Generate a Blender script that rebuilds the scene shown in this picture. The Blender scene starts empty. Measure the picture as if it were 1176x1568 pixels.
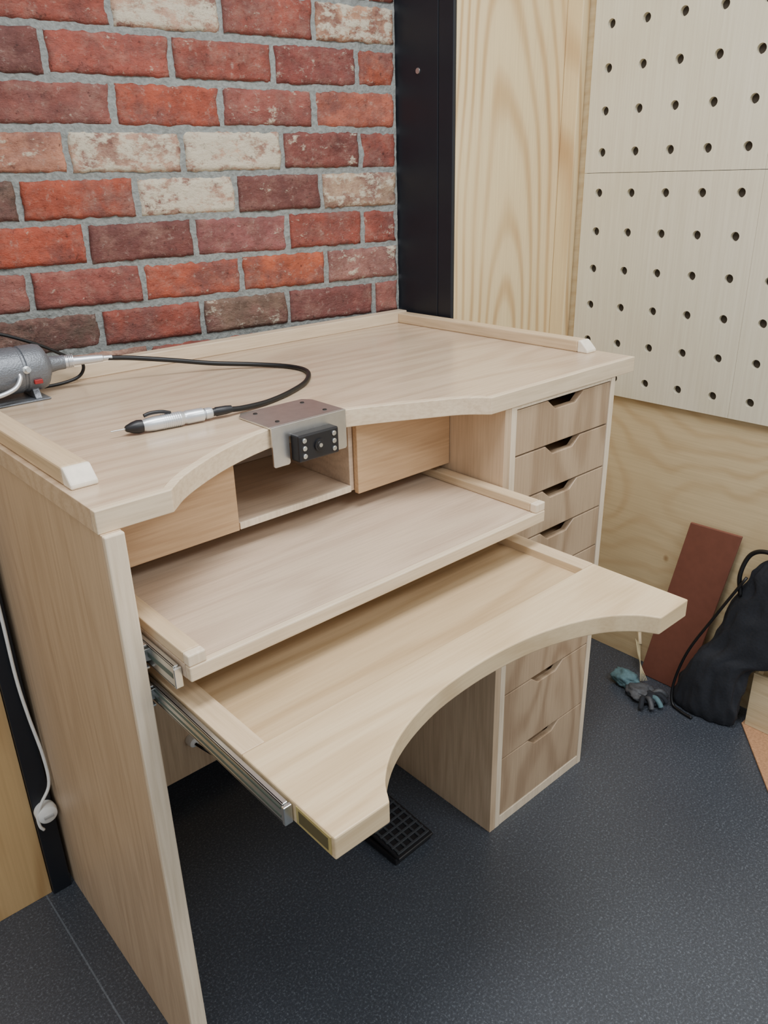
import bpy, bmesh, math, random
import numpy as np
from mathutils import Vector, Matrix, noise
random.seed(4)
scene=bpy.context.scene
col=scene.collection

def lin(c):
    def g(v):
        v/=255.
        return v/12.92 if v<=.04045 else ((v+.055)/1.055)**2.4
    return (g(c[0]),g(c[1]),g(c[2]),1)

# ------------------------------------------------------------ helpers
def empty(name):
    o=bpy.data.objects.new(name,None); col.objects.link(o); o.empty_display_size=.05
    return o
def mk(name,verts,faces,mat=None,parent=None,bevel=0,smooth=False,seg=2):
    me=bpy.data.meshes.new(name); me.from_pydata([tuple(v) for v in verts],[],faces)
    me.validate()
    bm=bmesh.new(); bm.from_mesh(me); bmesh.ops.recalc_face_normals(bm,faces=bm.faces); bm.to_mesh(me); bm.free()
    o=bpy.data.objects.new(name,me); col.objects.link(o)
    if mat: me.materials.append(mat)
    if parent: o.parent=parent
    if smooth:
        for p in me.polygons: p.use_smooth=True
    if bevel:
        b=o.modifiers.new('bevel','BEVEL'); b.width=bevel; b.segments=seg; b.limit_method='ANGLE'; b.angle_limit=math.radians(40)
    return o
def boxdata(x0,x1,y0,y1,z0,z1):
    v=[(x0,y0,z0),(x1,y0,z0),(x1,y1,z0),(x0,y1,z0),(x0,y0,z1),(x1,y0,z1),(x1,y1,z1),(x0,y1,z1)]
    f=[(0,3,2,1),(4,5,6,7),(0,1,5,4),(1,2,6,5),(2,3,7,6),(3,0,4,7)]
    return v,f
def box(name,x0,x1,y0,y1,z0,z1,mat,parent=None,bevel=.0015):
    v,f=boxdata(x0,x1,y0,y1,z0,z1)
    return mk(name,v,f,mat,parent,bevel)
def prism(name,pts,a0,a1,mat,parent=None,bevel=.0015,plane='XY'):
    n=len(pts)
    def P(p,a):
        return (p[0],p[1],a) if plane=='XY' else ((p[0],a,p[1]) if plane=='XZ' else (a,p[0],p[1]))
    v=[P(p,a0) for p in pts]+[P(p,a1) for p in pts]
    f=[tuple(range(n))[::-1],tuple(range(n,2*n))]+[(i,(i+1)%n,n+(i+1)%n,n+i) for i in range(n)]
    return mk(name,v,f,mat,parent,bevel)
def lathe(name,prof,p0,p1,mat,parent=None,n=32,smooth=True):
    p0=Vector(p0);d=(Vector(p1)-p0).normalized()
    a=Vector((0,0,1)) if abs(d.z)<.9 else Vector((1,0,0))
    u=d.cross(a).normalized();w=d.cross(u).normalized()
    v=[];f=[]
    for t,r in prof:
        for i in range(n):
            an=2*math.pi*i/n
            v.append(p0+d*t+(u*math.cos(an)+w*math.sin(an))*r)
    for k in range(len(prof)-1):
        for i in range(n):
            f.append((k*n+i,k*n+(i+1)%n,(k+1)*n+(i+1)%n,(k+1)*n+i))
    f.append(tuple(range(n))[::-1]);f.append(tuple(range((len(prof)-1)*n,len(prof)*n)))
    o=mk(name,v,f,mat,parent)
    if smooth:
        for p in o.data.polygons: p.use_smooth=True
        m=o.modifiers.new('es','EDGE_SPLIT'); m.split_angle=math.radians(35)
    return o
def catmull(pts,k=12):
    pts=[Vector(p) for p in pts]
    P=[pts[0]*2-pts[1]]+pts+[pts[-1]*2-pts[-2]]
    out=[]
    for i in range(1,len(P)-2):
        for j in range(k):
            t=j/k;a,b,c,d=P[i-1],P[i],P[i+1],P[i+2]
            out.append(.5*((2*b)+(c-a)*t+(2*a-5*b+4*c-d)*t*t+(3*b-a-3*c+d)*t**3))
    out.append(pts[-1]);return out
def tube(name,pts,r,mat,parent=None,n=12,k=12):
    c=catmull(pts,k) if k>1 else [Vector(p) for p in pts]
    v=[];f=[];up=Vector((0,0,1));prev=None
    for i,p in enumerate(c):
        d=(c[min(i+1,len(c)-1)]-c[max(i-1,0)]).normalized()
        if prev is None:
            u=d.cross(up if abs(d.z)<.9 else Vector((1,0,0))).normalized()
        else:
            u=(prev-d*prev.dot(d)).normalized()
        prev=u;w=d.cross(u)
        for j in range(n):
            a=2*math.pi*j/n;v.append(p+(u*math.cos(a)+w*math.sin(a))*r)
    m=len(c)
    for i in range(m-1):
        for j in range(n): f.append((i*n+j,i*n+(j+1)%n,(i+1)*n+(j+1)%n,(i+1)*n+j))
    f.append(tuple(range(n)));f.append(tuple(range((m-1)*n,m*n)))
    return mk(name,v,f,mat,parent,smooth=True)

# ------------------------------------------------------------ materials
def newmat(name):
    m=bpy.data.materials.new(name); m.use_nodes=True
    nt=m.node_tree; b=nt.nodes['Principled BSDF']
    return m,nt,b
def N(nt,t,**kw):
    n=nt.nodes.new(t)
    for k,v in kw.items():
        if k in n.inputs: n.inputs[k].default_value=v
        else: setattr(n,k,v)
    return n
def ramp(nt,stops):
    r=nt.nodes.new('ShaderNodeValToRGB');e=r.color_ramp.elements
    while len(e)<len(stops): e.new(.5)
    for i,(p,c) in enumerate(stops): e[i].position=p;e[i].color=c
    return r
def coords(nt,scale,loc=(0,0,0)):
    tc=nt.nodes.new('ShaderNodeTexCoord');mp=nt.nodes.new('ShaderNodeMapping')
    mp.inputs['Scale'].default_value=scale;mp.inputs['Location'].default_value=loc
    nt.links.new(tc.outputs['Object'],mp.inputs['Vector'])
    return mp.outputs['Vector']
def mixc(nt,fac,a,b,mode='MIX'):
    m=nt.nodes.new('ShaderNodeMix');m.data_type='RGBA';m.blend_type=mode
    for s,v in ((m.inputs[0],fac),(m.inputs[6],a),(m.inputs[7],b)):
        if isinstance(v,(int,float,tuple)): s.default_value=v
        else: nt.links.new(v,s)
    return m.outputs[2]
def mth(nt,op,a,b=None):
    m=nt.nodes.new('ShaderNodeMath');m.operation=op
    for i,v in enumerate((a,b)):
        if v is None: continue
        if isinstance(v,(int,float)): m.inputs[i].default_value=v
        else: nt.links.new(v,m.inputs[i])
    return m.outputs[0]
def bump(nt,b,h,strength=.2,dist=.001):
    bp=nt.nodes.new('ShaderNodeBump');bp.inputs['Strength'].default_value=strength;bp.inputs['Distance'].default_value=dist
    nt.links.new(h,bp.inputs['Height']);nt.links.new(bp.outputs['Normal'],b.inputs['Normal'])
def wood(name,light,dark,axis='x',rough=.4,fig=.5,off=0.,bands=20.,across=9.,along=.9):
    m,nt,b=newmat(name);L=nt.links
    i='xyz'.index(axis)
    s1=[210.]*3;s1[i]=9.
    s2=[across]*3;s2[i]=along
    n1=N(nt,'ShaderNodeTexNoise',Scale=1.,Detail=3.,Roughness=.55);L.new(coords(nt,s1),n1.inputs['Vector'])
    n2=N(nt,'ShaderNodeTexNoise',Scale=1.,Detail=1.5,Roughness=.4);L.new(coords(nt,s2,(off,off,off)),n2.inputs['Vector'])
    si=mth(nt,'SINE',mth(nt,'MULTIPLY',n2.outputs[0],bands*3.14))
    mr=N(nt,'ShaderNodeMapRange');mr.inputs[1].default_value=-1;mr.inputs[2].default_value=1;L.new(si,mr.inputs[0])
    r2=ramp(nt,[(.0,(0,0,0,1)),(.5,(.75,.75,.75,1)),(1.,(1,1,1,1))]);L.new(mr.outputs[0],r2.inputs[0])
    r1=ramp(nt,[(.25,(0,0,0,1)),(.65,(1,1,1,1))]);L.new(n1.outputs[0],r1.inputs[0])
    f=mixc(nt,fig,r1.outputs[0],r2.outputs[0])
    c=mixc(nt,f,lin(dark),lin(light))
    n3=N(nt,'ShaderNodeTexNoise',Scale=2.2,Detail=2.);L.new(coords(nt,(1,1,1)),n3.inputs['Vector'])
    r3=ramp(nt,[(.3,(.93,.92,.91,1)),(.7,(1.03,1.03,1.03,1))]);L.new(n3.outputs[0],r3.inputs[0])
    c=mixc(nt,1.,c,r3.outputs[0],'MULTIPLY')
    L.new(c,b.inputs['Base Color']);b.inputs['Roughness'].default_value=rough
    bump(nt,b,n1.outputs[0],.08,.0005)
    return m
def ply(name,light,dark,freq=16.,sx=3.2,sz=.75,rough=.55,amt=.8,axis='z',knots=True,loc=(0,0,0),wid=.55,cath=None):
    m,nt,b=newmat(name);L=nt.links
    s=[sx]*3;s['xyz'.index(axis)]=sz
    n2=N(nt,'ShaderNodeTexNoise',Scale=1.,Detail=2.2,Roughness=.42);L.new(coords(nt,s,loc),n2.inputs['Vector'])
    ph=n2.outputs[0]
    if cath:
        # plain-sawn figure: slanted section through growth rings
        hax,h0,vax,v0,k,warp=cath
        tc=nt.nodes.new('ShaderNodeTexCoord');sp=nt.nodes.new('ShaderNodeSeparateXYZ');L.new(tc.outputs['Object'],sp.inputs[0])
        dx=mth(nt,'ADD',sp.outputs['xyz'.index(hax)],-h0)
        dz=mth(nt,'MULTIPLY',mth(nt,'ADD',sp.outputs['xyz'.index(vax)],-v0),k)
        r_=mth(nt,'SQRT',mth(nt,'ADD',mth(nt,'MULTIPLY',dx,dx),mth(nt,'MULTIPLY',dz,dz)))
        ph=mth(nt,'ADD',r_,mth(nt,'MULTIPLY',n2.outputs[0],warp))
    si=mth(nt,'SINE',mth(nt,'MULTIPLY',ph,freq*6.28))
    mr=N(nt,'ShaderNodeMapRange');mr.inputs[1].default_value=-1;mr.inputs[2].default_value=1;L.new(si,mr.inputs[0])
    r=ramp(nt,[(.0,(1,1,1,1)),(.15,(.7,.7,.7,1)),(wid,(.12,.12,.12,1)),(1,(0,0,0,1))]);L.new(mr.outputs[0],r.inputs[0])
    s1=[180.]*3;s1['xyz'.index(axis)]=5.
    n1=N(nt,'ShaderNodeTexNoise',Scale=1.,Detail=3.);L.new(coords(nt,s1),n1.inputs['Vector'])
    n5=N(nt,'ShaderNodeTexNoise',Scale=3.,Detail=2.);L.new(coords(nt,(1,1,1),(3,3,3)),n5.inputs['Vector'])
    r5=ramp(nt,[(.35,(.45,.45,.45,1)),(.62,(1,1,1,1))]);L.new(n5.outputs[0],r5.inputs[0])
    am=mth(nt,'MULTIPLY',mth(nt,'MULTIPLY',r.outputs[0],amt),r5.outputs[0])
    c=mixc(nt,am,lin(light),lin(dark))
    r1=ramp(nt,[(.3,(.92,.90,.88,1)),(.7,(1.03,1.03,1.03,1))]);L.new(n1.outputs[0],r1.inputs[0])
    c=mixc(nt,1.,c,r1.outputs[0],'MULTIPLY')
    if knots:
        vo=N(nt,'ShaderNodeTexVoronoi',Scale=3.3);L.new(coords(nt,(1,1,.8)),vo.inputs['Vector'])
        rk=ramp(nt,[(.0,(.25,.13,.08,1)),(.025,(.5,.36,.25,1)),(.045,(1,1,1,1))]);L.new(vo.outputs['Distance'],rk.inputs[0])
        c=mixc(nt,1.,c,rk.outputs[0],'MULTIPLY')
    L.new(c,b.inputs['Base Color']);b.inputs['Roughness'].default_value=rough
    bump(nt,b,n1.outputs[0],.1,.0006)
    return m
def plain(name,c,rough=.5,metal=0.,nscale=0,bs=.2,bd=.001,var=0):
    m,nt,b=newmat(name);L=nt.links
    b.inputs['Roughness'].default_value=rough;b.inputs['Metallic'].default_value=metal
    n=N(nt,'ShaderNodeTexNoise',Scale=float(nscale or 60),Detail=3.);L.new(coords(nt,(1,1,1)),n.inputs['Vector'])
    if nscale: bump(nt,b,n.outputs[0],bs,bd)
    v=var or .06
    r=ramp(nt,[(.3,(1-v,1-v,1-v,1)),(.7,(1+v,1+v,1+v,1))]);L.new(n.outputs[0],r.inputs[0])
    L.new(mixc(nt,1.,lin(c),r.outputs[0],'MULTIPLY'),b.inputs['Base Color'])
    return m

W_TOP=wood('oak_top',(210,188,161),(181,156,130),'x',.25,.45,0.,26,5.,.8)
W_LIP=wood('oak_lipping',(230,211,182),(206,184,154),'x',.38,.2,2.)
W_SIDE=wood('oak_side',(208,183,153),(182,156,127),'z',.42,.35)
W_EDGE=wood('oak_edge',(238,221,196),(216,197,170),'z',.42,.2)
W_RAIL=wood('oak_rail',(221,197,162),(197,172,137),'y',.42,.25)
W_BOX=wood('oak_box',(206,172,134),(180,145,108),'x',.42,.25,4.)
W_SHELF=wood('oak_shelf',(211,189,165),(186,163,140),'x',.29,.4,1.)
W_TRAY=wood('oak_tray',(224,201,163),(200,174,135),'x',.33,.5,3.,24,5.,.8)
W_PAN=wood('oak_tray_panel',(208,182,144),(180,152,114),'x',.33,.6,7.,24,5.,.8)
W_DRW=wood('oak_drawer',(192,168,140),(154,128,102),'z',.42,.6,5.,13,6.,2.)
W_END=plain('end_grain',(240,230,212),.6,0,90,.1)
PLY=ply('pine_ply',(232,210,164),(190,150,100),34.,3.0,.75,.55,.75,'z',False,(2.3,.4,1.1),.5,('x',1.425,'z',.55,.12,.20))
PLY_L=ply('pine_ply_dark',(205,172,122),(165,125,76),9.,4,.7,.55,.7)
PLY_R=ply('pine_ply_lower',(212,192,152),(182,148,104),26.,2.0,3.2,.5,.4,'y',True,(0,0,0),.5,('z',.55,'y',1.2,.14,.28))
BIRCH=ply('birch_ply',(224,217,194),(211,202,172),7.,1.6,1.2,.5,.35,'z',False)
BLACK=plain('black_paint',(22,26,34),.45,0,25,.1)
DARK=plain('dark_interior',(30,24,20),.8)
STEEL=plain('zinc_steel',(204,206,204),.28,.9,40,.03)
BRUSH=plain('bracket_steel',(214,213,211),.3,.95,60,.05)
BLKP=plain('black_plastic',(26,26,30),.42,0,200,.05)
RUBBER=plain('black_rubber',(14,14,16),.45)
MOTOR=plain('hammered_grey',(118,122,128),.36,.45,330,.7,.0015)
ALU=plain('satin_aluminium',(212,215,218),.33,.7)
WHITE=plain('white_plastic',(236,236,232),.4)

def brickmat():
    m,nt,b=newmat('brick_face');L=nt.links
    at=nt.nodes.new('ShaderNodeVertexColor');at.layer_name='bc'
    v=coords(nt,(1,1,1))
    n1=N(nt,'ShaderNodeTexNoise',Scale=14.,Detail=7.,Roughness=.7);L.new(v,n1.inputs['Vector'])
    n2=N(nt,'ShaderNodeTexNoise',Scale=70.,Detail=6.,Roughness=.75);L.new(v,n2.inputs['Vector'])
    n3=N(nt,'ShaderNodeTexNoise',Scale=26.,Detail=8.,Roughness=.72);L.new(coords(nt,(1,1,1.6)),n3.inputs['Vector'])
    n4=N(nt,'ShaderNodeTexNoise',Scale=11.,Detail=6.,Roughness=.7);L.new(coords(nt,(1,1,1),(4,2,9)),n4.inputs['Vector'])
    n6=N(nt,'ShaderNodeTexNoise',Scale=17.,Detail=6.,Roughness=.75);L.new(coords(nt,(1,1,1.3),(14,2,5)),n6.inputs['Vector'])
    r=ramp(nt,[(.3,(.5,.48,.5,1)),(.5,(.95,.93,.93,1)),(.7,(1.35,1.35,1.3,1))]);L.new(n1.outputs[0],r.inputs[0])
    c=mixc(nt,1.,at.outputs['Color'],r.outputs[0],'MULTIPLY')
    rd=ramp(nt,[(.45,(0,0,0,1)),(.62,(.8,.8,.8,1))]);L.new(n4.outputs[0],rd.inputs[0])
    c=mixc(nt,rd.outputs[0],c,lin((120,76,70)))
    rb_=ramp(nt,[(.5,(0,0,0,1)),(.72,(.5,.5,.5,1))]);L.new(n6.outputs[0],rb_.inputs[0])
    c=mixc(nt,rb_.outputs[0],c,lin((176,136,120)))
    a=N(nt,'ShaderNodeMath',operation='ADD');L.new(n3.outputs[0],a.inputs[0]);L.new(at.outputs['Alpha'],a.inputs[1])
    rp=ramp(nt,[(.66,(0,0,0,1)),(.76,(1,1,1,1))]);L.new(a.outputs[0],rp.inputs[0])
    c=mixc(nt,rp.outputs[0],c,lin((214,203,180)))
    rs=ramp(nt,[(.57,(0,0,0,1)),(.70,(.5,.5,.5,1))]);L.new(n2.outputs[0],rs.inputs[0])
    c=mixc(nt,rs.outputs[0],c,lin((190,170,156)))
    rk=ramp(nt,[(.30,(.3,.26,.26,1)),(.42,(1,1,1,1))]);L.new(n2.outputs[0],rk.inputs[0])
    c=mixc(nt,1.,c,rk.outputs[0],'MULTIPLY')
    L.new(c,b.inputs['Base Color']);b.inputs['Roughness'].default_value=.6
    bump(nt,b,n3.outputs[0],1.,.008)
    return m
BRICK=brickmat()
MORTAR=plain('mortar',(136,140,137),.92,0,120,.8,.005,.2)

def floormat():
    m,nt,b=newmat('speckled_vinyl');L=nt.links
    v=coords(nt,(1,1,1))
    n1=N(nt,'ShaderNodeTexVoronoi',Scale=230.);L.new(v,n1.inputs['Vector'])
    n2=N(nt,'ShaderNodeTexNoise',Scale=210.,Detail=4.,Roughness=.8);L.new(v,n2.inputs['Vector'])
    n3=N(nt,'ShaderNodeTexNoise',Scale=1.6,Detail=3.);L.new(v,n3.inputs['Vector'])
    r=ramp(nt,[(.35,lin((54,58,64))),(.55,lin((67,72,80))),(.68,lin((116,123,131)))]);L.new(n2.outputs[0],r.inputs[0])
    rv=ramp(nt,[(.0,(.5,.5,.5,1)),(.16,(0,0,0,1))]);L.new(n1.outputs['Distance'],rv.inputs[0])
    c=mixc(nt,rv.outputs[0],r.outputs[0],lin((172,178,184)))
    r3=ramp(nt,[(.3,(.85,.85,.87,1)),(.7,(1.12,1.12,1.12,1))]);L.new(n3.outputs[0],r3.inputs[0])
    c=mixc(nt,1.,c,r3.outputs[0],'MULTIPLY')
    tc=nt.nodes.new('ShaderNodeTexCoord');sp=nt.nodes.new('ShaderNodeSeparateXYZ');L.new(tc.outputs['Object'],sp.inputs[0])
    ab=mth(nt,'ABSOLUTE',mth(nt,'ADD',sp.outputs[0],.059))
    sc=mth(nt,'MULTIPLY',mth(nt,'LESS_THAN',ab,.0016),.35)
    c=mixc(nt,sc,c,lin((130,140,150)))
    L.new(c,b.inputs['Base Color']);b.inputs['Roughness'].default_value=.34
    bump(nt,b,n2.outputs[0],.12,.0006)
    return m
FLOOR=floormat()

# ------------------------------------------------------------ camera
cd=bpy.data.cameras.new('camera');cam=bpy.data.objects.new('camera',cd);col.objects.link(cam)
cam.location=(-0.3196,-0.9022,1.4271);cam.rotation_euler=(1.1672,.0236,-.7301)
cd.sensor_fit='HORIZONTAL';cd.sensor_width=36;cd.lens=1205.7276/1176*36;cd.clip_start=.02
scene.camera=cam

# ------------------------------------------------------------ room
fl=box('floor',-3,1.8,-3.2,1.4,-.05,0,FLOOR,None,0)
A=.1667;nv=Vector((-A,-1,0)).normalized()
def bp(x,z,o): return Vector((x,.748+(1.2-x)*A,z))+nv*o
def mkbricks():
    CS=.0912;Z0=1.7152
    R=(154,80,66);O=(176,90,64);D=(112,66,60);C_=(198,162,138);Pk=(154,96,86);T=(160,128,100);Br=(98,78,68)
    rows={ -1:([.168,.518,.752,.978],[(D,.0),(R,.05),(C_,.22),(R,.06),((190,145,115),.2)]),
      0:([.100,.379,.634,.869,1.089],[(R,0),(D,0),((162,84,70),.04),(R,.05),((140,74,66),.05),(O,.0)]),
      1:([.236,.499,.736,.967],[(R,0),((146,86,76),.0),((172,84,62),.0),((148,84,74),.07),((182,104,82),.03)]),
      2:([.140,.391,.636,.878,1.091],[(R,0),((188,132,108),.1),(C_,.20),(C_,.25),((128,72,64),.08),(R,.05)]),
      3:([.03,.281,.521,.753,.976],[(R,0),(Br,0),((168,82,60),.02),(C_,.24),(D,.05),((184,156,130),.15)]),
      4:([.161,.401,.642,.879,1.092],[(R,0),((176,84,62),.0),((116,66,60),.02),((148,90,86),.06),(R,.05),(R,.06)]),
      5:([.03,.270,.509,.749,.980],[(R,0),(Pk,0),((154,86,76),.05),((174,88,66),.02),((186,96,66),.03),((158,112,102),.12)]),
      6:([.160,.402,.640,.866,1.119],[((160,78,66),.0),(Br,.02),(R,.02),((118,94,80),.08),((130,76,70),.03),(Pk,.05)])}
    v=[];f=[];cols=[]
    mo=.0062
    for k in range(-9,19):
        zt=Z0-k*CS;zb=zt-CS
        if zb<0: break
        if k in rows:
            xs,cs=rows[k];xs=[0.]+xs+[1.2];cc=list(cs)
        else:
            o=(.0 if k%2 else .125)
            xs=[0.]+[x for x in np.arange(-.25+o,1.2,.25) if x>.03 and x<1.17]+[1.2]
            cc=[(random.choice([R,R,O,D,Pk,Pk,C_]),random.choice([0,.03,.06,.1])) for _ in xs]
        for j in range(len(xs)-1):
            x0,x1=xs[j]+mo,xs[j+1]-mo
            if x1-x0<.01: continue
            ci=cc[min(j,len(cc)-1)]
            nx=max(3,int((x1-x0)/.006));nz=13
            b0=len(v);sd=Vector((random.random()*50,k*3.1,j*7.7))
            za,zc=zb+mo+random.uniform(-.001,.0025),zt-mo+random.uniform(-.0025,.001)
            po=random.uniform(-.002,.002);tl=random.uniform(-.010,.010)
            for a in range(nx+1):
                for c in range(nz+1):
                    s=a/nx;t=c/nz
                    ex=min(s,1-s)*(x1-x0);ez=min(t,1-t)*(zc-za)
                    x=x0+(x1-x0)*s;z=za+(zc-za)*t+tl*(x-(x0+x1)/2)
                    p=Vector((x*30,z*30,0))+sd
                    n1=noise.noise(p);n2=noise.noise(p*2.6+Vector((9,9,9)));n5=noise.noise(p*1.2+Vector((19,3,9)));n6=noise.noise(p*6+Vector((2,13,9)))
                    x+=n1*.004+n6*.0013;z+=n2*.0030+n5*.0022+n6*.0012
                    rnd=min(ex,ez)
                    dent=-.006*max(0,noise.noise(p*.7+Vector((5,1,2)))-.25)
                    o=.009+po-(.0055*max(0,1-rnd/.008)**2)+n1*.0016+n2*.0014+n6*.001+dent
                    v.append(bp(min(max(x,0),1.2),z,o))
            st=nz+1
            for a in range(nx):
                for c in range(nz):
                    f.append((b0+a*st+c,b0+(a+1)*st+c,b0+(a+1)*st+c+1,b0+a*st+c+1));cols.append(ci)
            loop=[b0+a*st for a in range(nx+1)]+[b0+nx*st+c for c in range(1,nz+1)]+[b0+a*st+nz for a in range(nx-1,-1,-1)]+[b0+c for c in range(nz-1,0,-1)]
            s0=len(v)
            for i in loop: v.append(v[i]-nv*.02)
            m_=len(loop)
            for i in range(m_):
                f.append((loop[i],loop[(i+1)%m_],s0+(i+1)%m_,s0+i));cols.append(ci)
    me=bpy.data.meshes.new('wall_back');me.from_pydata(v,[],f)
    me.materials.append(BRICK);me.materials.append(MORTAR)
    at=me.color_attributes.new('bc','FLOAT_COLOR','CORNER')
    for p in me.polygons:
        c,a=cols[p.index];l=lin(c)
        for li in p.loop_indices: at.data[li].color=(l[0],l[1],l[2],a)
        p.use_smooth=True
    bm=bmesh.new();bm.from_mesh(me)
    gx,gz=200,400;g=[]
    for a in range(gx+1):
        row=[]
        for c in range(gz+1):
            x=1.2*a/gx;z=2.6*c/gz
            n=noise.noise(Vector((x*80,z*80,3)))*.0016+noise.noise(Vector((x*20,z*20,7)))*.003
            row.append(bm.verts.new(bp(x,z,.0028+n)))
        g.append(row)
    for a in range(gx):
        for c in range(gz):
            fc=bm.faces.new((g[a][c],g[a+1][c],g[a+1][c+1],g[a][c+1]));fc.material_index=1;fc.smooth=True
    bmesh.ops.recalc_face_normals(bm,faces=bm.faces)
    bm.to_mesh(me);bm.free()
    o=bpy.data.objects.new('wall_back',me);col.objects.link(o)
mkbricks()

box('wall_left',-2.6,-.046,.545,.565,0,2.6,PLY_L,None,.001)
box('trim_1',-.045,-.006,.535,1.0,0,2.6,BLACK,None,.002)
box('trim_2',1.2045,1.2155,.55,.598,0,2.6,BLACK,None,.002)
box('trim_5',1.2045,1.2155,.600,.80,0,2.6,BLACK,None,.002)
lathe('bolt',[(0,.007),(.002,.0065)],(1.2043,.668,1.66),(1.1,.668,1.66),STEEL,None,16)
box('wall_return',1.216,1.70,.55,.57,0,1.905,PLY,None,.001)
box('wall_return_upper',1.216,1.70,.55,.57,1.908,2.6,PLY,None,.001)
box('trim_3',1.628,1.657,.500,.549,0,2.6,PLY,None,.002)
box('wall_right',1.662,1.70,-1.9,.549,0,2.6,PLY_R,None,.001)
def pegboard():
    sp=.0985;v=[];f=[];n=16;q_=.9988
    x0=1.646;x1=1.660
    for (z_lo,nr) in ((.829,6),(1.4205,6),(2.012,6)):
        for pc in range(5):
            y_hi=.474-pc*sp*5
            for r in range(nr):
                for c in range(5):
                    yc=y_hi-(c+.5)*sp*q_-.0003;zc=z_lo+(r+.5)*sp*q_+.0003;h=sp*q_/2
                    sq=[];ci=[]
                    for i in range(n):
                        a=2*math.pi*(i+.5)/n
                        ca,sa=math.cos(a),math.sin(a);m=max(abs(ca),abs(sa))
                        sq.append((yc+ca/m*h,zc+sa/m*h));ci.append((yc+ca*.0112,zc+sa*.0112))
                    b=len(v)
                    cor=[(yc+h,zc+h),(yc-h,zc+h),(yc-h,zc-h),(yc+h,zc-h)]
                    for y,z in sq: v.append((x0,y,z))
                    for y,z in ci: v.append((x0,y,z))
                    for y,z in ci: v.append((x1,y,z))
                    for y,z in cor: v.append((x0,y,z))
                    for i in range(n):
                        j=(i+1)%n
                        f.append((b+n+i,b+n+j,b+2*n+j,b+2*n+i))
                        q=round(2*math.pi*(i+1)/n/(math.pi/4),3)
                        if abs(q%2-1)<1e-3:
                            kc={1:0,3:1,5:2,7:3}[int(round(q))%8]
                            f.append((b+i,b+3*n+kc,b+j,b+n+j,b+n+i))
                        else: f.append((b+i,b+j,b+n+j,b+n+i))
            w=5*sp*q_;hh=nr*sp*q_
            ya,yb=y_hi-.0003,y_hi-.0003-w;za,zb=z_lo+.0003,z_lo+.0003+hh
            b=len(v);v+= [(x0,ya,za),(x0,yb,za),(x0,yb,zb),(x0,ya,zb),(x1,ya,za),(x1,yb,za),(x1,yb,zb),(x1,ya,zb)]
            f+=[(b,b+1,b+5,b+4),(b+1,b+2,b+6,b+5),(b+2,b+3,b+7,b+6),(b+3,b,b+4,b+7)]
    me=bpy.data.meshes.new('pegboard');me.from_pydata(v,[],f);me.materials.append(BIRCH)
    bm=bmesh.new();bm.from_mesh(me);bmesh.ops.remove_doubles(bm,verts=bm.verts,dist=1e-5);bmesh.ops.recalc_face_normals(bm,faces=bm.faces);bm.to_mesh(me);bm.free()
    o=bpy.data.objects.new('pegboard',me);col.objects.link(o)
pegboard()
PEG_SHADE=plain('peg_hole_shade',(60,52,42),.8)  # backing colour darkened to paint in the shade inside the peg holes
box('peg_shade_backing',1.658,1.6615,-1.9,.474,.829,2.6,PEG_SHADE,None,0)

# ------------------------------------------------------------ workbench
B=empty('jewellers_workbench')
H=1.0575;HB=1.0257
def arc(pts,k=8):
    return [(p.x,p.y) for p in catmull([(a,b,0) for a,b in pts],k)]
cut=arc([(.104,0),(.140,.034),(.188,.066),(.244,.096),(.300,.118),(.345,.131)],5)+arc([(.500,.131),(.540,.116),(.596,.090),(.652,.062),(.700,.036),(.736,0)],5)
d=.014
outl=[(0,0)]+cut+[(1.2,0)]
def offset(pl,d):
    out=[]
    for i,p in enumerate(pl):
        a=Vector(pl[max(i-1,0)]);b=Vector(pl[min(i+1,len(pl)-1)]);t=(b-a).normalized();n=Vector((-t.y,t.x))
        out.append((p[0]+n.x*d,p[1]+n.y*d))
    return out
off=offset(outl,d);off[0]=(0,d);off[-1]=(1.2,d)
prism('desktop_panel',off+[(1.2,.738),(0,.738)],HB,H,W_TOP,B,.0008)
prism('desktop_lipping',outl+[(x,y-.0003) for x,y in off[::-1]],HB,H,W_LIP,B,.0025)
def endrail(nm,xs):
    prism(nm,[(.700,H),(.700,H+.026),(.118,H+.026),(.118,H)],xs[0],xs[1],W_RAIL,B,.003,'YZ')
    prism(nm+'_end',[(.1177,H),(.1177,H+.026),(.110,H+.026),(.090,H+.007),(.090,H)],xs[0],xs[1],W_END,B,.0025,'YZ')
endrail('rail_left',(.008,.046));endrail('rail_right',(1.155,1.188))
box('rail_back',.008,1.188,.7003,.733,H,H+.030,W_LIP,B,.002)
box('panel_left',.002,.029,-.003,.738,0,HB,W_SIDE,B,.001)
box('panel_left_edge',.002,.029,-.013,-.0032,0,HB,W_EDGE,B,.002)
box('modesty_panel',.0295,.778,.60,.618,.062,HB,W_SIDE,B,.001)
box('pedestal_side_left',.779,.797,.003,.60,0,HB,W_SIDE,B,.001)
box('pedestal_stile_left',.7972,.813,.003,.022,0,HB,W_EDGE,B,.001)
box('pedestal_stile_right',1.122,1.137,.003,.022,0,HB,W_EDGE,B,.001)
box('pedestal_side_right',1.119,1.137,.0222,.60,0,HB,W_SIDE,B,.001)
box('pedestal_kick',.8132,1.1218,.004,.022,0,.026,W_EDGE,B,.001)
box('pedestal_top_rail',.8132,1.1218,.004,.022,1.018,HB,W_EDGE,B,.001)
box('pedestal_interior',.7975,1.1185,.09,.598,.01,1.02,DARK,B,0)
zs=[1.018,.924,.828,.733,.637,.54,.37,.195,.028]
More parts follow.
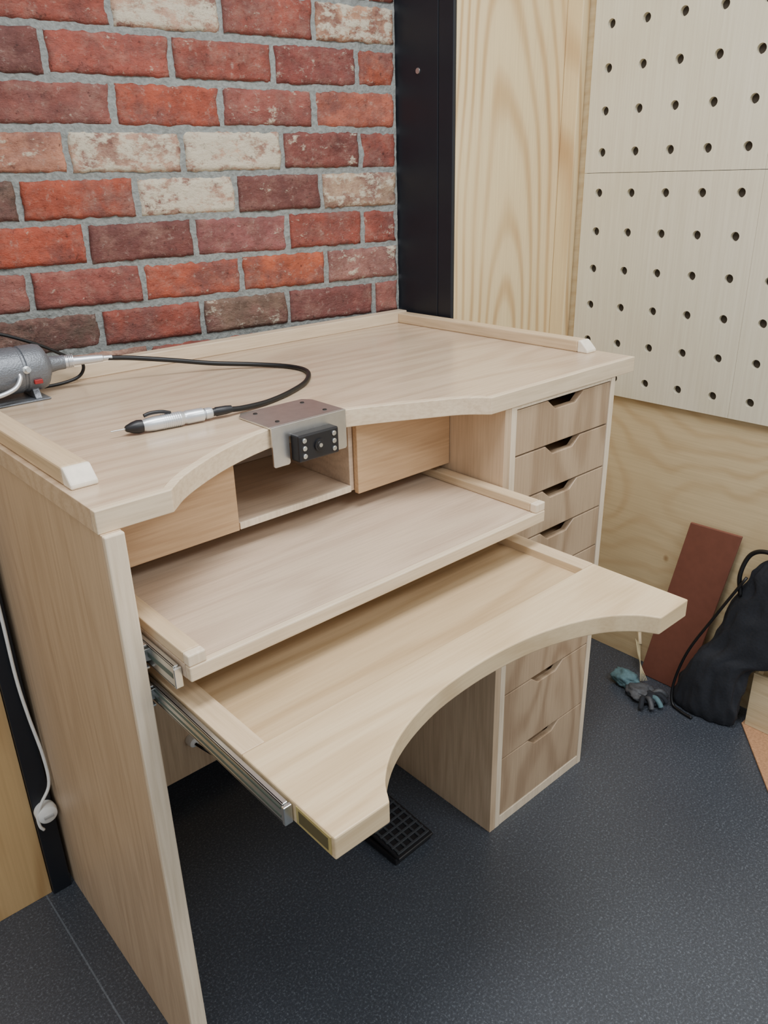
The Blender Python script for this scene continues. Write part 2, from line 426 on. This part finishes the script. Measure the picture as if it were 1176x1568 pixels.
for i in range(8):
    zt=zs[i]-.002;zb=zs[i+1]+.001;c=.9675
    pts=[(.8145,zb),(1.1205,zb),(1.1205,zt),(c+.058,zt),(c+.033,zt-.02),(c-.033,zt-.02),(c-.058,zt),(.8145,zt)]
    prism('drawer_front_%d'%(i+1),pts,.005,.020,W_DRW,B,.0012,'XZ')
    box('drawer_box_%d'%(i+1),.822,1.113,.0205,.088,zb+.004,zt-.035,W_BOX,B,0)
yb=.151
box('top_drawer_left_front',.0305,.286,yb,yb+.016,.892,1.024,W_BOX,B,.0012)
box('top_drawer_left_box',.034,.282,yb+.0165,.55,.897,1.022,W_BOX,B,0)
box('cubby_floor',.2875,.526,yb+.004,.55,.893,.905,W_SHELF,B,.0012)
box('cubby_floor_edge',.2875,.526,yb,yb+.0038,.893,.905,W_EDGE,B,.0008)
box('cubby_side',.5265,.536,yb+.004,.55,.893,1.025,W_SHELF,B,.0012)
box('cubby_back',.2875,.5260,.40,.41,.9055,1.024,W_SHELF,B,.001)
box('top_drawer_right_front',.5365,.777,yb-.008,yb+.0035,.888,1.024,W_BOX,B,.0012)
box('top_drawer_right_box',.5375,.774,yb+.004,.55,.892,1.022,W_BOX,B,0)
X0,X1=.048,.776
box('shelf_plate',X0,X1,-.088,.50,.8348,.857,W_SHELF,B,.001)
box('shelf_lip',X0,X1,-.1007,-.0882,.8348,.857,W_LIP,B,.002)
for nm,a,b_ in (('left',X0,X0+.026),('right',X1-.026,X1)):
    box('shelf_rail_'+nm,a,b_,-.085,.50,.8572,.874,W_RAIL,B,.002)
    box('shelf_rail_%s_end'%nm,a,b_,-.100,-.0852,.8572,.874,W_EDGE,B,.002)
ZT=.7878;ZTB=.7567;YT=-.391
tc=arc([(.126,-.391),(.146,-.362),(.180,-.334),(.220,-.313),(.270,-.296),(.330,-.284),(.412,-.279),(.494,-.284),(.554,-.296),(.604,-.313),(.644,-.334),(.676,-.362),(.694,-.391)],4)
fr=[(X0,YT)]+tc+[(X1,YT)]
prism('tray_front',fr+[(X1,-.2102),(X0,-.2102)],ZTB,ZT,W_TRAY,B,.002)
box('tray_rail_left',X0,.082,-.210,.42,ZTB,ZT,W_RAIL,B,.001)
box('tray_rail_right',.745,X1,-.210,.42,ZTB,ZT,W_RAIL,B,.001)
box('tray_panel',.0822,.7448,-.2098,.42,ZTB,ZT-.014,W_PAN,B,0)
def slide(nm,x0,x1,y0,y1,zc,h):
    box(nm+'_web',x0,x0+.002,y0,y1,zc-h/2,zc+h/2,STEEL,B,0)
    box(nm+'_lip_top',x0,x1,y0,y1,zc+h/2-.003,zc+h/2,STEEL,B,.0008)
    box(nm+'_lip_bottom',x0,x1,y0,y1,zc-h/2,zc-h/2+.003,STEEL,B,.0008)
    box(nm+'_inner',x0+.002,x1+.003,y0+.004,y1,zc-h/4,zc+h/4,STEEL,B,.001)
slide('slide_tray',.0375,.045,-.31,.30,.771,.028)
slide('slide_shelf',.0375,.045,-.075,.30,.835,.034)
slide('slide_panel_tray',.0295,.036,-.005,.40,.771,.034)
slide('slide_panel_shelf',.0295,.036,-.005,.40,.835,.038)
GAP=plain('slide_groove',(92,108,102),.45,.5)
box('slide_tray_groove_top',.0369,.0374,-.306,.30,.7755,.7785,GAP,B,0)
box('slide_tray_groove_bottom',.0369,.0374,-.306,.30,.7635,.7665,GAP,B,0)
box('slide_tray_end_clip',.0355,.0468,-.316,-.3105,.758,.784,STEEL,B,.001)
box('slide_shelf_groove',.0369,.0374,-.072,.30,.832,.839,GAP,B,0)
box('slide_shelf_end_clip',.0355,.0468,-.080,-.0755,.820,.850,STEEL,B,.001)
LABEL=plain('paper_label',(176,160,104),.5)
LAB2=plain('label_print',(92,84,56),.5)
box('tray_label',.0472,.0479,-.385,-.322,.760,.785,LABEL,B,0)
box('tray_label_print',.0468,.0472,-.380,-.327,.764,.781,LAB2,B,0)

# ------------------------------------------------------------ bench pin bracket
K=empty('bench_pin_bracket')
z0=H+.0004;bx0,bx1=.344,.497
prism('top_plate',[(bx0,.126),(bx1,.126),(bx1,.216),(bx1-.012,.232),(bx0+.012,.232),(bx0,.216)],z0,z0+.004,BRUSH,K,.0008)
pts=[(bx0,z0+.004),(bx0,.996),(bx0+.003,.993),(.374,.993),(.377,.996),(.377,1.040),(.466,1.040),(.466,.996),(.469,.993),(bx1-.003,.993),(bx1,.996),(bx1,z0+.004)]
prism('front_plate',pts,.1215,.1258,BRUSH,K,.0008,'XZ')
box('mount_block',.380,.463,.100,.124,.998,1.044,BLKP,K,.003)
for sx in (.391,.452):
    for i in range(3):
        lathe('screw',[(0,.0042),(.002,.0042),(.0028,.0034)],(sx,.1001,1.008+i*.0132),(sx,.09,1.008+i*.0132),STEEL,K,14)
lathe('lock_knob',[(0,.0105),(.003,.0105),(.003,.007),(.004,.0065)],(.4215,.1001,1.021),(.4215,.09,1.021),BLKP,K,24)
lathe('lock_screw',[(0,.0035),(.0048,.0035)],(.4215,.1001,1.021),(.4215,.09,1.021),STEEL,K,14)
for (sx,sy) in ((.372,.210),(.470,.210),(.372,.145),(.470,.145)):
    lathe('plate_screw',[(0,.004),(.0012,.0035)],(sx,sy,z0+.004),(sx,sy,2),DARK,K,14)

# ------------------------------------------------------------ flexible shaft motor
M_=empty('flexible_shaft_motor')
zc=1.113;yc=.632
lathe('motor_body',[(0,.034),(.003,.040),(.02,.0425),(.100,.0425),(.102,.0405),(.106,.0405),(.108,.0425),(.138,.0425),(.146,.040),(.150,.035)],(.030,yc-.003,zc),(.180,yc,zc),MOTOR,M_,48)
lathe('front_boss',[(0,.028),(.006,.024),(.010,.016),(.026,.0135),(.039,.0135)],(.180,yc,zc),(.3,yc+.004,zc),MOTOR,M_,32)
lathe('shaft_collar',[(0,.011),(.006,.011),(.008,.0085),(.05,.008),(.072,.0068),(.074,.005),(.09,.0045)],(.219,yc,zc),(.31,yc-.018,zc-.002),ALU,M_,28)
for i in range(5):
    lathe('collar_ring',[(0,.0125),(.002,.0125)],(.2205+i*.0035,yc,zc),(.31,yc-.018,zc-.002),ALU,M_,28)
box('foot_plate',.05,.17,yc-.042,yc+.04,H+.0003,H+.004,MOTOR,M_,.0015)
for fx in (.066,.15):
    prism('foot_web',[(yc-.036,H+.004),(yc+.034,H+.004),(yc+.022,H+.024),(yc-.024,H+.024)],fx-.006,fx+.006,MOTOR,M_,.001,'YZ')
tube('bail_handle',[(.035,yc-.05,1.085),(.07,yc-.054,1.082),(.105,yc-.052,1.090),(.120,yc-.046,1.104),(.122,yc-.040,1.112)],.0042,ALU,M_)
lathe('toggle',[(0,.007),(.004,.007),(.005,.0035),(.016,.0045)],(.135,yc-.040,1.118),(.135,yc-.08,1.125),STEEL,M_,16)
box('red_switch',.145,.16,yc-.0445,yc-.034,1.09,1.098,plain('red_plastic',(150,40,40),.4),M_,.001)
cz=H+.0050
cab=[(.300,yc-.016,1.1105),(.345,.610,1.104),(.42,.592,1.090),(.50,.568,1.074),(.575,.525,cz+.003),(.622,.465,cz),(.622,.400,cz),(.570,.332,cz),(.500,.286,cz),(.430,.258,cz),(.372,.246,cz+.003),(.338,.243,1.0695)]
tube('flex_cable',cab,.0048,RUBBER,M_,14,14)
h0=Vector((.338,.243,1.0700));h1=Vector((.134,.268,1.0695));dh=(h1-h0).normalized()
def hp(t): return tuple(h0+dh*t)
q=1.18
def sc_(pr): return [(t,r*q) for t,r in pr]
lathe('strain_relief',sc_([(0,.0052),(.01,.0062),(.028,.0066),(.030,.0056),(.036,.0056)]),hp(-.008),hp(.1),BLKP,M_,24)
lathe('coupler',sc_([(0,.0075),(.004,.0082),(.012,.0082),(.013,.0066),(.016,.0066)]),hp(.028),hp(.1),ALU,M_,28)
lathe('handpiece_body',[(0,.009),(.002,.0112),(.03,.0115),(.032,.0105),(.036,.0105),(.038,.0118),(.085,.0120),(.098,.0108),(.104,.009)],hp(.042),hp(.2),ALU,M_,36)
for i in range(9):
    lathe('grip_ring',[(0,.0123),(.0016,.0123)],hp(.084+i*.0036),hp(.2),ALU,M_,28)
lathe('nose_cone',sc_([(0,.0086),(.008,.0092),(.016,.0078),(.026,.0045),(.028,.003)]),hp(.146),hp(.2),BLKP,M_,28)
lathe('bur',[(0,.0012),(.022,.0012),(.023,.0008)],hp(.174),hp(.25),STEEL,M_,12)
up=Vector((0,0,1))
tube('quick_release_lever',[h0+dh*.098+up*.0125,h0+dh*.112+up*.0170,h0+dh*.130+up*.0180,h0+dh*.142+up*.0155],.003,BLKP,M_,10,8)
tube('power_cord',[(.036,yc+.01,1.135),(.016,yc+.02,1.165),(.05,yc+.03,1.187),(.115,yc+.035,1.178),(.185,yc+.036,1.148),(.24,yc+.04,1.115),(.27,yc+.042,1.095),(.262,yc+.05,1.07),(.22,yc+.052,H+.0035),(.15,yc+.055,H+.0035)],.0033,RUBBER,M_,12,10)

# ------------------------------------------------------------ foot pedal
F=empty('foot_pedal')
def rb(name,x0,x1,y0,y1,z0_,z1_,mat,parent,bev,tilt=0,org=(0,0,0),yaw=0):
    v,f=boxdata(x0,x1,y0,y1,z0_,z1_)
    R_=Matrix.Rotation(yaw,3,'Z')@Matrix.Rotation(tilt,3,'X');o=Vector(org)
    return mk(name,[R_@Vector(p)+o for p in v],f,mat,parent,bev)
og=(.606,.172,0);yw=math.radians(2)
TREAD=plain('tread_rubber',(50,53,58),.5)
rb('base',-.058,.058,-.09,.09,.0005,.02,BLKP,F,.004,0,og,yw)
rb('treadle',-.056,.056,-.095,.085,.03,.038,BLKP,F,.003,math.radians(7),og,yw)
for i in range(9):
    rb('tread_bar_%d'%i,-.050,.050,-.086+i*.019,-.080+i*.019,.038,.0415,TREAD,F,.001,math.radians(7),og,yw)
for i in range(5):
    rb('tread_rib_%d'%i,-.048+i*.0226,-.042+i*.0226,-.086,.072,.038,.0412,TREAD,F,.001,math.radians(7),og,yw)
rb('hinge',-.045,.045,.06,.085,.02,.04,BLKP,F,.003,0,og,yw)

# ------------------------------------------------------------ items on right
LEATHER=plain('brown_leatherboard',(120,74,60),.5,0,50,.15)
v=[(1.600,.112,.001),(1.600,-.035,.001),(1.636,-.110,.523),(1.636,.036,.520)]
v2=[(x+.008,y,z) for x,y,z in v]
LB=mk('leather_board',v+v2,[(0,1,2,3),(7,6,5,4),(0,4,5,1),(1,5,6,2),(2,6,7,3),(3,7,4,0)],LEATHER,None,.002)
CLOTH=plain('black_canvas',(28,31,38),.85,0,140,.4,.002,.15)
G=empty('black_canvas_bag')
v=[];f=[];nn=64
lv=[(.002,.034,.088,1.560,-.112),(.03,.040,.094,1.558,-.114),(.10,.040,.086,1.560,-.126),(.185,.036,.074,1.568,-.146),(.225,.034,.100,1.582,-.195),(.32,.034,.128,1.594,-.250),(.40,.032,.118,1.602,-.268),(.455,.026,.094,1.608,-.262),(.488,.016,.060,1.614,-.250),(.503,.004,.015,1.618,-.240)]
LV=catmull([(l[0],l[1],l[2]) for l in lv],8);LC=catmull([(l[3],l[4],0) for l in lv],8)
for k,(a,c) in enumerate(zip(LV,LC)):
    for i in range(nn):
        an=2*math.pi*i/nn
        cy_,sy_=math.cos(an),math.sin(an)
        fold=abs(noise.noise(Vector((cy_*3+a.x*6,sy_*3-a.x*10,a.x*12+4))))
        rr=1+noise.noise(Vector((cy_*2.2,sy_*2.2,a.x*9)))*.16-fold*.28+.05
        v.append((min(c.x+cy_*max(a.y,.002)*rr,1.643),c.y+sy_*max(a.z,.003)*rr,max(a.x,.002)))
m_=len(LV)
for k in range(m_-1):
    for i in range(nn): f.append((k*nn+i,k*nn+(i+1)%nn,(k+1)*nn+(i+1)%nn,(k+1)*nn+i))
f.append(tuple(range(nn)));f.append(tuple(range((m_-1)*nn,m_*nn)))
bag=mk('body',v,f,CLOTH,G,0,True)
sb=bag.modifiers.new('s','SUBSURF');sb.levels=1;sb.render_levels=1
tube('strap',[(1.590,-.150,.38),(1.590,-.140,.44),(1.600,-.155,.50),(1.60,-.20,.52),(1.60,-.26,.50),(1.59,-.30,.44)],.006,RUBBER,G,10,8)
tube('strap_long',[(1.585,-.16,.44),(1.562,-.10,.30),(1.545,-.052,.18),(1.535,-.030,.07),(1.522,-.040,.012),(1.510,-.075,.006),(1.505,-.11,.006)],.004,RUBBER,G,10,8)
CORK=plain('cork',(178,134,98),.8,0,160,.4,.002,.2)
prism('cork_sheet',[(1.586,-.214),(1.375,-.383),(1.44,-.80),(1.644,-.80),(1.644,-.214)],.0005,.006,CORK,None,.001)
CARD=wood('box_ply',(214,196,160),(188,166,128),'y',.5,.3)
X=empty('plywood_box')
def yb4(nm,x0,x1,y0,y1,z0_,z1_): box(nm,x0,x1,y0,y1,z0_,z1_,CARD,X,.001)
yb4('bottom',1.585,1.642,-.55,-.222,.0065,.014)
yb4('side_left',1.585,1.593,-.55,-.222,.0142,.175);yb4('side_right',1.634,1.642,-.55,-.222,.0142,.175)
yb4('side_back',1.5932,1.6338,-.230,-.222,.0142,.175);yb4('side_front',1.5932,1.6338,-.55,-.542,.0142,.175)
TEAL=plain('teal_fabric',(84,112,118),.8,0,120,.4,.002,.15)
GL=empty('work_gloves')
GG=plain('glove_grey',(70,72,76),.6,0,140,.4,.002,.25)
def blob(nm,c,r,mat,sd):
    bm=bmesh.new();bmesh.ops.create_icosphere(bm,subdivisions=4,radius=1)
    for q_ in bm.verts:
        n_=noise.noise(q_.co*1.6+Vector((sd,0,0)))*.35+noise.noise(q_.co*4+Vector((sd,3,0)))*.16
        q_.co=Vector((q_.co.x*r[0],q_.co.y*r[1],q_.co.z*r[2]))*(1+n_)+Vector(c)
        q_.co.z=max(q_.co.z,.001)
    me=bpy.data.meshes.new(nm);bm.to_mesh(me);bm.free();me.materials.append(mat)
    for p in me.polygons:p.use_smooth=True
    o=bpy.data.objects.new(nm,me);col.objects.link(o);o.parent=GL;return o
blob('cuff',(1.516,.108,.024),(.030,.040,.024),TEAL,1.)
blob('palm',(1.500,.050,.016),(.038,.042,.018),GG,5.)
blob('palm_under',(1.492,.010,.016),(.026,.030,.016),CLOTH,8.)
for i in range(5):
    a=math.radians(205+i*27)
    p0=Vector((1.494,.036,.016));dd=Vector((math.cos(a),math.sin(a),0))
    tube('finger_%d'%i,[p0+dd*.02,p0+dd*.042+Vector((0,0,.012)),p0+dd*.058+Vector((0,0,.004)),p0+dd*.066-Vector((0,0,.006))],.0074,(CLOTH,GG,TEAL)[i%3],GL,10,6)
STR=plain('straw',(190,178,140),.7)
BS=empty('brush_bristles')
for i in range(5):
    tube('strand_%d'%i,[(1.512+.004*i,.060-.003*i,.040),(1.550+.002*i,.088+.002*i,.075),(1.592,.118+.004*i,.105+.003*i)],.0009,STR,BS,6,6)
tube('handle',[(1.592,.118,.105),(1.625,.145,.14)],.006,CARD,BS,10,2)

# ------------------------------------------------------------ plug + cord on left post
S=empty('wall_plug')
lathe('plug_body',[(0,.021),(.012,.022),(.024,.019),(.028,.012)],(-.024,.5347,.229),(-.024,.4,.229),WHITE,S,32)
box('plug_pin_bar',-.034,-.014,.5028,.507,.226,.232,plain('plug_grey',(170,170,168),.5),S,.001)
tube('cord',[(-.020,.528,1.30),(-.018,.526,.90),(-.017,.526,.697),(-.018,.524,.56),(-.014,.52,.47),(-.006,.516,.37),(-.008,.514,.30),(-.030,.515,.262),(-.042,.518,.235),(-.042,.52,.205),(-.036,.522,.190)],.0033,WHITE,S,10,8)
S2=empty('power_lead')
lathe('lead_plug',[(0,.014),(.010,.015),(.022,.012),(.026,.006)],(.345,.5997,.165),(.345,.5,.165),WHITE,S2,24)
tube('lead_cord',[(.345,.574,.165),(.36,.55,.15),(.40,.54,.10),(.46,.50,.035),(.52,.42,.006),(.58,.33,.005),(.606,.268,.012)],.0035,RUBBER,S2,10,8)

# ------------------------------------------------------------ lighting
def area(name,loc,rot,sx,sy,e,c=(1,1,1)):
    l=bpy.data.lights.new(name,'AREA');l.shape='RECTANGLE';l.size=sx;l.size_y=sy;l.energy=e;l.color=c
    o=bpy.data.objects.new(name,l);o.location=loc;o.rotation_euler=rot;col.objects.link(o);return o
area('ceiling_light',(.3,-.4,2.75),(0,0,0),1.5,.5,42,(.99,.99,1))
area('ceiling_light.001',(.9,-2.0,2.75),(0,0,0),1.5,.6,40,(.94,.97,1))
w=bpy.data.worlds.new('world');scene.world=w;w.use_nodes=True
w.node_tree.nodes['Background'].inputs[0].default_value=(.93,.97,1,1)
w.node_tree.nodes['Background'].inputs[1].default_value=.8
